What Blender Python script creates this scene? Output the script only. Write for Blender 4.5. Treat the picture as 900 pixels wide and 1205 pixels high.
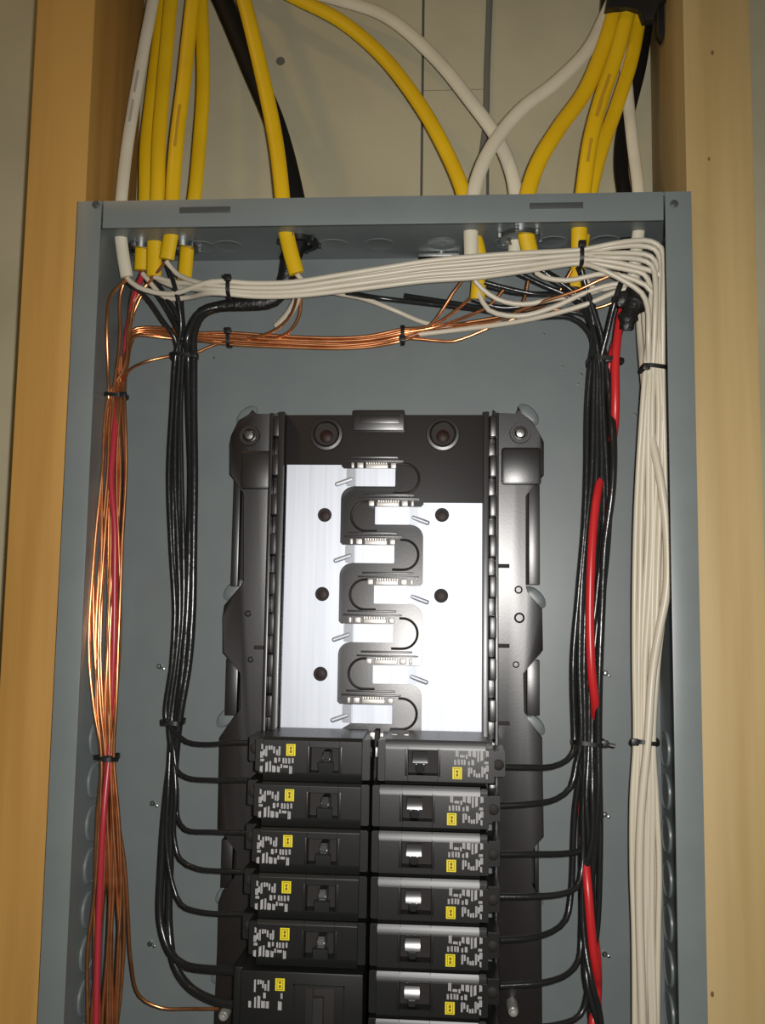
import bpy, bmesh, math, random
from mathutils import Vector, Matrix
for _o in list(bpy.data.objects):
    bpy.data.objects.remove(_o)
SC = bpy.context.scene
COL = SC.collection
R = random.Random(7)

# ------------------------------------------------------------------ camera
# All measures below are millimetres in the panel's own frame: X to the right, Y into the
# wall (0 = front flange of the box), Z up (0 = top edge of the box).
MM = 0.001
ZT = 1.50                                   # height of the box's top edge above the floor, m
F_PX, CX, CY, CZ = 1099.98, 42.726, -528.09, -240.77
YAW, PITCH, ROLL = 0.07033, 0.10186, 0.01429
_fw = Vector((-math.sin(YAW)*math.cos(PITCH), math.cos(YAW)*math.cos(PITCH), math.sin(PITCH)))
_r0 = Vector((math.cos(YAW), math.sin(YAW), 0)); _u0 = _r0.cross(_fw)
_r = _r0*math.cos(ROLL) + _u0*math.sin(ROLL); _u = -_r0*math.sin(ROLL) + _u0*math.cos(ROLL)
CAM = Vector((CX, CY, CZ))

def W(p):
    return Vector((p[0]*MM, p[1]*MM, p[2]*MM + ZT))

cam_data = bpy.data.cameras.new('camera')
cam_data.sensor_fit = 'VERTICAL'; cam_data.sensor_height = 36
cam_data.lens = F_PX*36/1205
cam_data.clip_start = 0.02
cam = bpy.data.objects.new('camera', cam_data); COL.objects.link(cam)
m = Matrix((_r, _u, -_fw)).transposed().to_4x4(); m.translation = W(CAM)
cam.matrix_world = m
SC.camera = cam

# ------------------------------------------------------------------ light and exposure
world = bpy.data.worlds.new('dim_room'); SC.world = world
world.use_nodes = True
world.node_tree.nodes['Background'].inputs[0].default_value = (1.0, 0.86, 0.62, 1)
world.node_tree.nodes['Background'].inputs[1].default_value = 0.055
flash = bpy.data.lights.new('phone_flash', 'SPOT'); flash.energy = 12.0
flash.spot_size = math.radians(140); flash.spot_blend = 1.0
flash.color = (1.0, 0.97, 0.94); flash.shadow_soft_size = 0.006
fo = bpy.data.objects.new('phone_flash', flash); COL.objects.link(fo)
fo.location = W(CAM + Vector((14, 4, 8)))
fo.rotation_euler = (Vector((30, 0, -300)) - CAM).to_track_quat('-Z', 'Y').to_euler()
bulb = bpy.data.lights.new('room_bulb', 'POINT'); bulb.energy = 4.0
bulb.color = (1.0, 0.62, 0.25); bulb.shadow_soft_size = 0.04
bo = bpy.data.objects.new('room_bulb', bulb); COL.objects.link(bo)
bo.location = W((-620, -560, 640))
SC.view_settings.view_transform = 'Standard'; SC.view_settings.look = 'None'
SC.view_settings.gamma = 1; SC.view_settings.use_curve_mapping = False
SC.view_settings.exposure = 0.0

# ------------------------------------------------------------------ materials
def mat(name, col, rough=0.5, metal=0.0, spec=0.5, noise=None, bump=None, aniso=0.0, coat=0.0):
    """noise = (scale xyz, second colour, lo, hi); bump = (scale xyz, strength, distance)"""
    M = bpy.data.materials.new(name); M.use_nodes = True
    nt = M.node_tree; b = nt.nodes['Principled BSDF']
    b.inputs['Base Color'].default_value = (*col, 1)
    b.inputs['Roughness'].default_value = rough
    b.inputs['Metallic'].default_value = metal
    b.inputs['Specular IOR Level'].default_value = spec
    b.inputs['Anisotropic'].default_value = aniso
    b.inputs['Coat Weight'].default_value = coat; b.inputs['Coat Roughness'].default_value = 0.38
    if noise or bump:
        tc = nt.nodes.new('ShaderNodeTexCoord')
    if noise:
        mp = nt.nodes.new('ShaderNodeMapping'); mp.inputs['Scale'].default_value = noise[0]
        n = nt.nodes.new('ShaderNodeTexNoise'); n.inputs['Scale'].default_value = 1; n.inputs['Detail'].default_value = 6
        cr = nt.nodes.new('ShaderNodeValToRGB')
        cr.color_ramp.elements[0].position = noise[2]; cr.color_ramp.elements[1].position = noise[3]
        cr.color_ramp.elements[0].color = (*col, 1); cr.color_ramp.elements[1].color = (*noise[1], 1)
        nt.links.new(tc.outputs['Object'], mp.inputs[0]); nt.links.new(mp.outputs[0], n.inputs['Vector'])
        nt.links.new(n.outputs[0], cr.inputs[0]); nt.links.new(cr.outputs[0], b.inputs['Base Color'])
    if bump:
        mp2 = nt.nodes.new('ShaderNodeMapping'); mp2.inputs['Scale'].default_value = bump[0]
        n2 = nt.nodes.new('ShaderNodeTexNoise'); n2.inputs['Scale'].default_value = 1; n2.inputs['Detail'].default_value = 4
        bp = nt.nodes.new('ShaderNodeBump'); bp.inputs['Strength'].default_value = bump[1]; bp.inputs['Distance'].default_value = bump[2]
        nt.links.new(tc.outputs['Object'], mp2.inputs[0]); nt.links.new(mp2.outputs[0], n2.inputs['Vector'])
        nt.links.new(n2.outputs[0], bp.inputs['Height']); nt.links.new(bp.outputs[0], b.inputs['Normal'])
    return M

M_CONC = mat('concrete', (0.43, 0.395, 0.265), 0.9, noise=((9, 9, 9), (0.34, 0.31, 0.205), 0.42, 0.75), bump=((60, 60, 60), 0.25, 0.002))
M_JOINT = mat('concrete_joint', (0.10, 0.095, 0.075), 0.9)
M_FLOOR = mat('concrete_floor', (0.22, 0.21, 0.19), 0.9, noise=((5, 5, 5), (0.16, 0.15, 0.14), 0.4, 0.7))
M_WOODL = mat('pine_orange', (0.48, 0.27, 0.065), 0.6, noise=((60, 60, 3.2), (0.38, 0.195, 0.04), 0.40, 0.72), bump=((220, 220, 8), 0.15, 0.001))  # some of the warm lamp's orange is put into this wood colour
M_WOODR = mat('pine_pale', (0.46, 0.335, 0.15), 0.6, noise=((55, 55, 2.6), (0.36, 0.25, 0.095), 0.40, 0.75), bump=((220, 220, 8), 0.15, 0.001))
M_KNOT = mat('knot', (0.16, 0.08, 0.03), 0.6)
M_GREY = mat('grey_enamel', (0.162, 0.187, 0.185), 0.38, noise=((35, 35, 35), (0.148, 0.170, 0.170), 0.35, 0.7), bump=((900, 900, 900), 0.04, 0.0003))
M_GREYD = mat('grey_enamel_recess', (0.05, 0.055, 0.055), 0.5)  # darker enamel copy; recess shade of the lip slots put into the colour
M_STEEL = mat('zinc_steel', (0.42, 0.43, 0.42), 0.3, metal=1.0)
M_BLK = mat('black_moulded_plastic', (0.011, 0.009, 0.009), 0.335, spec=0.9, bump=((700, 700, 700), 0.06, 0.0003))
M_BLKB = mat('breaker_plastic', (0.010, 0.0105, 0.0105), 0.37, spec=0.5, bump=((900, 900, 900), 0.05, 0.0003))
M_HANDLE = mat('handle_plastic', (0.03, 0.031, 0.033), 0.2, spec=0.9)
M_HOLE = mat('dark_hole', (0.010, 0.007, 0.006), 0.7)
M_RUST = mat('brown_screw', (0.020, 0.006, 0.004), 0.5, spec=0.25)
M_ALU = mat('brushed_aluminium', (0.56, 0.59, 0.64), 0.57, metal=0.96, noise=((260, 260, 7), (0.50, 0.53, 0.585), 0.4, 0.7), bump=((900, 900, 12), 0.05, 0.0004))
M_TIN = mat('tinned_clip', (0.52, 0.50, 0.47), 0.45, metal=0.6)
M_COPPER = mat('bare_copper', (0.86, 0.40, 0.18), 0.30, metal=0.93, noise=((90, 90, 90), (0.62, 0.24, 0.09), 0.4, 0.72))
M_WHITEW = mat('white_insulation', (0.60, 0.545, 0.43), 0.38)
M_WHITEC = mat('white_sheath', (0.64, 0.59, 0.45), 0.5, noise=((30, 30, 30), (0.55, 0.50, 0.37), 0.45, 0.75))
M_YELLOW = mat('yellow_sheath', (0.70, 0.44, 0.006), 0.42, noise=((25, 25, 25), (0.62, 0.37, 0.004), 0.45, 0.75))
M_BLACKW = mat('black_insulation', (0.016, 0.017, 0.017), 0.24, spec=0.55, bump=((90, 90, 90), 0.25, 0.002))
M_BLACKC = mat('black_sheath', (0.007, 0.006, 0.005), 0.6, spec=0.2)
M_TAPE = mat('black_tape', (0.012, 0.011, 0.010), 0.40, bump=((300, 300, 300), 0.5, 0.002))
M_REDW = mat('red_insulation', (0.55, 0.022, 0.025), 0.33)
M_REDL = mat('dull_red_insulation', (0.42, 0.03, 0.045), 0.35)
M_TIE = mat('tie_nylon', (0.010, 0.010, 0.010), 0.4)
M_PRINT = mat('white_print', (0.40, 0.395, 0.395), 0.6)
M_STICK = mat('yellow_sticker', (0.78, 0.66, 0.01), 0.55)
M_GLYPH = mat('dark_print', (0.20, 0.12, 0.01), 0.6)
M_INK = mat('faded_print', (0.44, 0.25, 0.01), 0.6)
M_INKW = mat('faded_grey_print', (0.36, 0.34, 0.28), 0.6)
M_PALE = mat('pale_plastic', (0.22, 0.22, 0.19), 0.3)
M_GREYW = mat('seam_grey', (0.13, 0.13, 0.11), 0.6)

# ------------------------------------------------------------------ helpers
def at(px, py, Y):
    """point of the place seen at (px, py) of the 900x1205 photograph, at depth Y"""
    d = _fw + _r*((px-450)/F_PX) - _u*((py-602.5)/F_PX)
    return CAM + d*((Y-CAM.y)/d.y)

def tag(o, label=None, cat=None, group=None, kind=None):
    for k, v in (('label', label), ('category', cat), ('group', group), ('kind', kind)):
        if v: o[k] = v
    return o

def empty(name, p, label=None, cat=None, group=None, kind=None):
    o = bpy.data.objects.new(name, None); COL.objects.link(o)
    o.location = W(p); o.empty_display_size = 0.01
    o['_p'] = list(p)
    return tag(o, label, cat, group, kind)

def root_of(o):
    while o.parent: o = o.parent
    return o

def obj(name, bm, material, parent=None, base=None, smooth=True, angle=35):
    """link a bmesh (panel millimetres) as one mesh object"""
    if parent is not None:
        base = Vector(root_of(parent)['_p'])
    elif base is None:
        lo = min((v.co for v in bm.verts), key=lambda c: c.z); base = lo.copy()
    base = Vector(base)
    for v in bm.verts: v.co = (v.co - base)*MM
    bmesh.ops.recalc_face_normals(bm, faces=bm.faces)
    me = bpy.data.meshes.new(name); bm.to_mesh(me); bm.free()
    me.materials.append(material)
    if smooth:
        me.shade_smooth()
        try: me.set_sharp_from_angle(angle=math.radians(angle))
        except Exception: pass
    o = bpy.data.objects.new(name, me); COL.objects.link(o)
    if parent is not None: o.parent = parent
    else:
        o.location = W(base); o['_p'] = list(base)
    return o

def piece(name, src, offset, parent):
    """another piece sharing src's mesh, moved by offset mm"""
    o = bpy.data.objects.new(name, src.data); COL.objects.link(o)
    o.parent = parent; o.location = src.location + Vector(offset)*MM
    return o

def dup(root, loc, rot=None, label=None, group=None):
    r = root.copy(); COL.objects.link(r); r.location = W(loc); r['_p'] = list(loc)
    if rot is not None: r.rotation_euler = rot
    if label: r['label'] = label
    if group: r['group'] = group
    for ch in list(root.children):
        c = ch.copy(); COL.objects.link(c); c.parent = r
        for g in ch.children:
            d = g.copy(); COL.objects.link(d); d.parent = c
    return r

def BM(): return bmesh.new()

def box(bm, x0, x1, y0, y1, z0, z1, bev=0.0):
    vs = [bm.verts.new((x, y, z)) for x in (x0, x1) for y in (y0, y1) for z in (z0, z1)]
    fs = [bm.faces.new([vs[i] for i in f]) for f in ((0,1,3,2),(4,6,7,5),(0,4,5,1),(2,3,7,6),(0,2,6,4),(1,5,7,3))]
    if bev:
        es = {e for f in fs for e in f.edges}
        bmesh.ops.bevel(bm, geom=list(es), offset=bev, segments=2, affect='EDGES', profile=0.6)
    return bm

def prism(bm, pts, y0, y1, bev=0.0):
    """polygon of (x, z) extruded from front y0 to back y1; bev rounds the front edge"""
    a = [bm.verts.new((x, y0, z)) for x, z in pts]; b = [bm.verts.new((x, y1, z)) for x, z in pts]
    n = len(pts); ff = bm.faces.new(a); bm.faces.new(b[::-1])
    for i in range(n): bm.faces.new((a[i], b[i], b[(i+1) % n], a[(i+1) % n]))
    if bev:
        bmesh.ops.bevel(bm, geom=list(ff.edges), offset=bev, segments=2, affect='EDGES', profile=0.5)
    return bm

def holed(bm, x0, x1, z0, z1, y0, y1, cx, cz, r, n=20):
    """rectangular plate with a round hole"""
    def ring(y):
        c, o = [], []
        for i in range(n):
            t = 2*math.pi*i/n; dx, dz = math.cos(t), math.sin(t)
            c.append(bm.verts.new((cx+r*dx, y, cz+r*dz)))
            k = min((x1-cx)/dx if dx > 1e-9 else ((x0-cx)/dx if dx < -1e-9 else 1e9),
                    (z1-cz)/dz if dz > 1e-9 else ((z0-cz)/dz if dz < -1e-9 else 1e9))
            o.append(bm.verts.new((cx+k*dx, y, cz+k*dz)))
        return c, o
    c0, o0 = ring(y0); c1, o1 = ring(y1)
    for i in range(n):
        j = (i+1) % n
        bm.faces.new((c0[i], o0[i], o0[j], c0[j])); bm.faces.new((c1[i], c1[j], o1[j], o1[i]))
        bm.faces.new((c0[i], c0[j], c1[j], c1[i]))
    return bm

def lathe(bm, prof, c, axis='Y', n=20, sx=1.0, sz=1.0, rot=0.0):
    """profile of (radius, height along axis) round c"""
    rings = []
    for r, h in prof:
        ring = []
        for i in range(n):
            t = 2*math.pi*i/n
            a, b = r*math.cos(t)*sx, r*math.sin(t)*sz
            a, b = a*math.cos(rot)-b*math.sin(rot), a*math.sin(rot)+b*math.cos(rot)
            if axis == 'Y': p = (c[0]+a, c[1]+h, c[2]+b)
            elif axis == 'X': p = (c[0]+h, c[1]+a, c[2]+b)
            else: p = (c[0]+a, c[1]+b, c[2]+h)
            ring.append(bm.verts.new(p))
        rings.append(ring)
    for k in range(len(rings)-1):
        for i in range(n):
            j = (i+1) % n
            bm.faces.new((rings[k][i], rings[k][j], rings[k+1][j], rings[k+1][i]))
    bm.faces.new(rings[0]); bm.faces.new(rings[-1][::-1])
    return bm

def spline(P, step=5.0):
    """Catmull-Rom through points of any dimension, resampled"""
    P = [list(p) for p in P]
    if len(P) < 3:
        Q = P
    Q = [[2*a-b for a, b in zip(P[0], P[1])]] + P + [[2*a-b for a, b in zip(P[-1], P[-2])]]
    out = []
    for i in range(1, len(Q)-2):
        p0, p1, p2, p3 = Q[i-1:i+3]
        L = math.dist(p1[:3], p2[:3]); n = max(2, int(L/step))
        # centripetal parametrisation keeps tight bends from looping
        t0 = 0; t1 = t0 + max(math.dist(p0[:3], p1[:3]), 1e-3)**.5
        t2 = t1 + max(L, 1e-3)**.5; t3 = t2 + max(math.dist(p2[:3], p3[:3]), 1e-3)**.5
        for s in range(n):
            t = t1 + (t2-t1)*s/n; r = []
            for a, b, c, d in zip(p0, p1, p2, p3):
                A1 = (t1-t)/(t1-t0)*a + (t-t0)/(t1-t0)*b
                A2 = (t2-t)/(t2-t1)*b + (t-t1)/(t2-t1)*c
                A3 = (t3-t)/(t3-t2)*c + (t-t2)/(t3-t2)*d
                B1 = (t2-t)/(t2-t0)*A1 + (t-t0)/(t2-t0)*A2
                B2 = (t3-t)/(t3-t1)*A2 + (t-t1)/(t3-t1)*A3
                r.append((t2-t)/(t2-t1)*B1 + (t-t1)/(t2-t1)*B2)
            out.append(r)
    out.append(P[-1])
    return out

def tube(bm, pts, a, b=None, n=8, taper=None, power=1.0):
    """sweep an ellipse (a across, b in depth) along 3-D points; ends rounded off flat"""
    b = a if b is None else b
    P = [Vector(p[:3]) for p in pts]; rings = []
    prev = None
    for i, p in enumerate(P):
        t = (P[min(i+1, len(P)-1)] - P[max(i-1, 0)])
        if t.length < 1e-9: t = Vector((0, 0, -1))
        t.normalize()
        s = t.cross(Vector((0, 1, 0)))
        if s.length < 0.15:
            s = prev.copy() if prev is not None else Vector((1, 0, 0)); s -= t*s.dot(t)
        s.normalize()
        if prev is not None and s.dot(prev) < 0: s = -s
        prev = s.copy(); d = s.cross(t)
        k = taper[i] if taper else 1.0
        rings.append([bm.verts.new(p + s*(a*k*math.cos(2*math.pi*j/n)) + d*(b*k*math.sin(2*math.pi*j/n))) for j in range(n)])
    for k in range(len(rings)-1):
        for j in range(n):
            bm.faces.new((rings[k][j], rings[k][(j+1) % n], rings[k+1][(j+1) % n], rings[k+1][j]))
    bm.faces.new(rings[0]); bm.faces.new(rings[-1][::-1])
    return bm

def px_path(pp, step=5.0, wob=0.0, seed=0):
    P = spline([at(*p) for p in pp], step)
    if wob:
        ph = seed*1.7
        P = [(p[0]+wob*math.sin(p[2]/23+ph), p[1]+wob*math.sin(p[2]/31+2*ph), p[2]+wob*.3*math.sin(p[0]/19+ph)) for p in P]
    return P

# ------------------------------------------------------------------ the setting
FLOOR_Z = -ZT*1000
wall_y = 103.0
bm = BM(); box(bm, -1100, 1100, wall_y+6, wall_y+160, FLOOR_Z, 900)
wall = tag(obj('wall_back', bm, M_JOINT, base=(0, wall_y, FLOOR_Z), smooth=False), kind='structure')
s1 = at(497, 110, wall_y).x; s2 = at(574, 100, wall_y).x; zj = at(530, 106, wall_y).z
for (x0, x1, z0, z1) in ((-1100, s1-0.9, FLOOR_Z, 900), (s1+0.9, s2-1.0, FLOOR_Z, zj-0.3), (s1+0.9, s2-1.0, zj+0.3, 900), (s2+1.0, 1100, FLOOR_Z, 900)):
    bm = BM(); box(bm, x0, x1, wall_y, wall_y+8, z0, z1)
    obj('concrete_panel', bm, M_CONC, wall, smooth=False)
bm = BM()
lathe(bm, [(3.2, 0), (3.0, -0.7), (0.4, -0.8)], at(330, 72, wall_y), n=12)
obj('form_tie_plug', bm, M_JOINT, wall)
bm = BM(); box(bm, -1100, 1100, -1300, wall_y+160, FLOOR_Z-100, FLOOR_Z)
tag(obj('floor', bm, M_FLOOR, base=(0, 0, FLOOR_Z), smooth=False), kind='structure')

def stud(x0, x1, m_, label, knots):
    t = empty('wall_stud', ((x0+x1)/2, 56, FLOOR_Z), label, 'stud', 'wall studs beside the panel')
    bm = BM(); box(bm, x0, x1, 12, 102, FLOOR_Z, 760, bev=1.2)
    obj('timber', bm, m_, t)
    for kx, ky, r in knots:
        p = at(kx, ky, 12)
        bm = BM(); lathe(bm, [(r, 0.1), (r*.9, -0.25), (r*.3, -0.3)], p, n=10, sx=0.7, sz=1.2)
        obj('knot', bm, M_KNOT, t)
stud(-219.5, -181.6, M_WOODL, 'orange-toned pine stud left of the grey panel box', ())
stud(181.6, 221, M_WOODR, 'pale pine stud with small knots right of the grey panel box', ((838, 62, 1.3), (834, 187, 1.0), (838, 1170, 1.4)))

# ------------------------------------------------------------------ the panel box
BOT = -640.0; BX = 181.0; BK = 95.0
panel = empty('breaker_panel_box', (0, BK, BOT), 'grey steel breaker panel box fixed between two pine studs', 'breaker panel')
bm = BM(); box(bm, -BX, BX, BK-1.5, BK, BOT, 0); obj('back_plate', bm, M_GREY, panel, smooth=False)
lw = None
for s in (-1, 1):
    bm = BM(); box(bm, min(s*BX, s*(BX-1.4)), max(s*BX, s*(BX-1.4)), 0, BK-1.5, BOT, 0)
    w = obj('side_wall', bm, M_GREY, panel, smooth=False)
    bm = BM(); box(bm, min(s*BX, s*(BX-15)), max(s*BX, s*(BX-15)), -1.4, 0, BOT, 0, bev=0.5)
    fl = obj('side_flange', bm, M_GREY, panel)
    # round knockouts pressed into the side wall, and its flange screw
    first = None
    for k in range(10):
        z = -326 - 26.2*k
        if first is None:
            bm = BM(); lathe(bm, [(11.4, 0.0), (11.2, -s*1.1), (10.2, -s*1.5), (9.6, -s*0.7), (2, -s*0.7)], (s*(BX-1.4), 64 if s < 0 else 79, z), axis='X', n=24)
            first = obj('knockout', bm, M_GREY, w)
        else:
            piece('knockout', first, (0, 0, -26.2*k), w)
    p = at(113, 241, -1.4) if s < 0 else at(793, 240, -1.4)
    bm = BM(); lathe(bm, [(2.3, 0.0), (2.3, -0.5), (1.6, -0.9), (0.3, -0.9)], p, n=14)
    obj('flange_screw', bm, M_GREYD, panel)
bm = BM(); box(bm, -BX+15.9, BX-15.9, -1.4, 0, -17, 0, bev=0.5); lip = obj('top_lip', bm, M_GREY, panel)
for (xa, xb, y) in ((211, 271, 247), (623, 686, 242)):
    a, b = at(xa, y+4, -1.4), at(xb, y-4, -1.4)
    bm = BM(); box(bm, a.x, b.x, -1.7, -1.3, a.z, b.z, bev=0.12)
    obj('lip_slot', bm, M_GREYD, lip)
bm = BM(); box(bm, -BX+1.4, BX-1.4, 0, BK-1.5, -1.6, 0)
top = obj('top_wall', bm, M_GREY, panel, smooth=False)
bm = BM(); box(bm, -BX+1.4, BX-1.4, 0, BK-1.5, BOT, BOT+1.6); obj('bottom_wall', bm, M_GREY, panel, smooth=False)
first = None
for i, px in enumerate((236, 268, 392, 446, 520, 600, 650, 712)):
    x = at(px, 282, 66).x
    bm = BM(); lathe(bm, [(10.5, 0.0), (10.2, -0.35), (9.3, -0.4), (8.8, -0.2), (2, -0.2)], (x, 68, -1.6), axis='Z', n=24)
    obj('top_knockout', bm, M_GREY, top)
# pressed dimples that stand the interior off the back plate
DIM = [(287, 490, -45), (625, 488, 45), (272, 694, -45), (633, 703, 45), (264, 843, -45), (632, 852, 45), (263, 1050, -45), (630, 1052, 45), (258, 1143, -45), (628, 1170, 45)]
for (x, y, a) in DIM:
    p = at(x, y, BK-1.5)
    bm = BM()
    lathe(bm, [(8.0, 0.2), (7.8, -1.6), (6.6, -2.6), (3.8, -3.0), (0.6, -3.1)], (p.x + (2.2 if x < 450 else -2.2), p.y, p.z), n=20, sx=1.15, sz=0.62, rot=math.radians(-a))
    obj('pressed_dimple', bm, M_GREY, panel)
for (x, y) in ((188, 784), (180, 945), (177, 1110), (712, 792), (711, 958), (711, 1122)):
    p = at(x, y, BK-1.5)
    bm = BM(); lathe(bm, [(1.7, 0.1), (1.7, -1.8), (1.0, -2.6), (0.2, -2.7)], p, n=10)
    lathe(bm, [(1.0, 0.1), (1.0, -0.8), (0.2, -1.1)], (p.x+2.6, p.y, p.z-1.6), n=8)
    obj('weld_stud', bm, M_STEEL, panel)
for (x, y, r) in ((662, 432, 1.2), (684, 441, 1.6), (680, 452, 1.0), (640, 393, 0.9), (747, 488, 1.5), (252, 421, 1.0)):
    p = at(x, y, BK-1.5)
    bm = BM(); lathe(bm, [(r, 0.1), (r, -0.15), (0.1, -0.2)], p, n=8, sx=0.7, rot=0.6)
    obj('scuff_glint', bm, M_STEEL, panel)  # scuffs and their glints, put in as small steel discs

# ------------------------------------------------------------------ interior: black base with the bus bars
inner = empty('bus_interior', (0, BK-1.5, -600), 'black plastic interior on the back plate carrying two silver bus bars with interleaved fingers', 'bus bar assembly')
YW, YB = 76.0, 66.0
def Q(px, py, Y): p = at(px, py, Y); return (p.x, p.z)
a = at(336, 488, YB); b = at(572, 486, YB)
bm = BM(); box(bm, a.x, b.x, YB, 90, -600, a.z, bev=0.8)
base = obj('centre_plate', bm, M_BLK, inner)
wl = [(330,486),(300,488),(297,482),(291,490),(281,494),(272,512),(270,524),(270,558),(288,581),(288,684),(281,692),(264,712),(262,728),(262,768),(284,792),(284,835),(276,842),(258,868),(256,975),(266,985),(279,1002),(279,1030),(262,1048),(257,1062),(256,1120),(252,1205),(250,1330),(322,1330)]
wr = [(580,482),(586,487),(608,488),(610,478),(614,488),(625,494),(634,508),(640,520),(640,559),(617,583),(617,690),(619,697),(638,717),(639,765),(634,772),(614,792),(615,838),(619,846),(638,868),(640,985),(624,1002),(624,1040),(637,1060),(638,1205),(640,1330),(580,1330)]
for nm, pl in (('side_wing', wl), ('side_wing', wr)):
    bm = BM(); prism(bm, [Q(x, y, YW) for x, y in pl], YW, 92.5, bev=0.7)
    obj(nm, bm, M_BLK, inner)
for x0, x1, y0, y1 in ((271, 283, 562, 690), (622, 635, 560, 688), (264, 280, 775, 842), (620, 635, 777, 842), (259, 274, 988, 1045), (629, 634, 990, 1050)):
    p, q = at(x0, y1, 84), at(x1, y0, 84)
    bm = BM(); box(bm, p.x, q.x, 84, 92.5, p.z, q.z, bev=0.6)
    ws = obj('wing_strip', bm, M_BLK, inner)
    bm = BM(); g = 5 if x0 < 450 else -5
    box(bm, min(p.x, p.x+g), max(q.x, q.x+g), 91.5, 93.2, p.z, q.z); obj('groove_shade', bm, M_HOLE, ws, smooth=False)  # shade of the narrow gap put in as a near-black strip
# raised plates and screws at the four corners
for (x0, x1, y0, y1) in ((282, 322, 530, 575), (590, 637, 526, 570)):
    p, q = at(x0, y1, 73), at(x1, y0, 73)
    bm = BM(); box(bm, p.x, q.x, 73, YW+2, p.z, q.z, bev=2.2); obj('wing_pad', bm, M_BLK, inner)
for (x, y) in ((294, 513), (612, 510)):
    p = at(x, y, YW)
    bm = BM(); lathe(bm, [(7.0, 0.5), (6.6, -1.4), (4.6, -1.4), (4.2, 0.4), (0.3, 0.4)], p, n=24); rg = obj('screw_boss', bm, M_BLK, inner)
    bm = BM(); lathe(bm, [(3.6, 0.6), (3.6, -1.6), (2.6, -2.6), (0.3, -2.9)], p, n=16); obj('mounting_screw', bm, M_STEEL, rg)
for (x, y, r) in ((610, 694, 4.2), (607, 782, 3.4), (611, 727, 5.5), (292, 722, 3.4), (295, 776, 3.2)):
    p = at(x, y, YW)
    bm = BM(); lathe(bm, [(r*.62, 0.3), (r*.62, -0.5), (r*.5, -0.8), (r*.4, -0.2), (0.2, -0.2)], p, n=16); obj('moulded_mark', bm, M_BLK, inner)
for (x, y) in ((592, 666), (592, 760), (592, 851), (306, 762)):
    p = at(x, y, YW)
    bm = BM(); box(bm, p.x-4, p.x+4, YW-0.3, YW+0.6, p.z-1.3, p.z+1.3, bev=0.15); obj('moulded_slot', bm, M_HOLE, inner)
# the two notched rails where the breakers hook in
for s, xi0, xi1, xo0, xo1 in ((-1, 328, 335, 318, 321.5), (1, 569, 575.5, 583.5, 587)):
    p, q = at(xi0, 486, 56), at(xi1, 486, 56); zt = p.z + 1
    bm = BM(); box(bm, p.x, q.x, 56, 92, -600, zt, bev=0.5); rail = obj('breaker_rail', bm, M_BLK, inner)
    p2, q2 = at(xo0, 486, 60), at(xo1, 486, 60)
    bm = BM(); box(bm, p2.x, q2.x, 60, 92, -600, zt, bev=0.4); obj('rail_edge', bm, M_BLK, rail)
    gx0, gx1 = (q2.x, p.x) if s < 0 else (q.x, p2.x)
    f1 = f2 = None
    for k in range(10):
        z = zt - 2 - 25.4*k
        if f1 is None:
            bm = BM(); box(bm, gx0-0.6 + (1.2 if s > 0 else 1.0), gx1+(.8 if s < 0 else 0.6), 58, 90, z-13.5, z, bev=0.9)
            f1 = obj('rail_tab', bm, M_BLK, rail)
            bm = BM(); box(bm, gx0+0.2, gx1-0.2, 66, 90, z-25, z-13.7, bev=0.6)
            f2 = obj('rail_step', bm, M_BLK, rail)
        else:
            piece('rail_tab', f1, (0, 0, -25.4*k), rail); piece('rail_step', f2, (0, 0, -25.4*k), rail)
# top of the centre plate: raised tile and two deep screw holes
p, q = at(415, 506, 63.5), at(476, 482, 63.5)
bm = BM(); box(bm, p.x, q.x, 63.5, 80, p.z, q.z, bev=1.0); tile = obj('raised_tile', bm, M_BLK, inner)
p, q = at(424, 498, 63), at(470, 488, 63)
bm = BM(); box(bm, p.x, q.x, 62.9, 64, p.z, q.z, bev=0.4); obj('tile_rib', bm, M_BLK, tile)
for (x, y) in ((384, 511), (521, 511)):
    p = at(x, y, YB)
    bm = BM(); lathe(bm, [(11.0, 0.4), (10.4, -0.9), (8.6, -1.1), (7.6, -0.2), (7.5, 0.3), (0.3, 0.3)], p, n=28); rg = obj('hole_rim', bm, M_BLK, inner)
    bm = BM(); lathe(bm, [(7.4, 0.2), (7.2, -0.35), (0.3, -0.35)], p, n=24); obj('screw_hole', bm, M_HOLE, rg)
    bm = BM(); lathe(bm, [(4.4, 0.2), (4.2, -0.8), (2.6, -1.5), (0.3, -1.6)], (p.x, p.y, p.z-1.4), n=16); obj('brown_screw', bm, M_RUST, rg)
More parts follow.
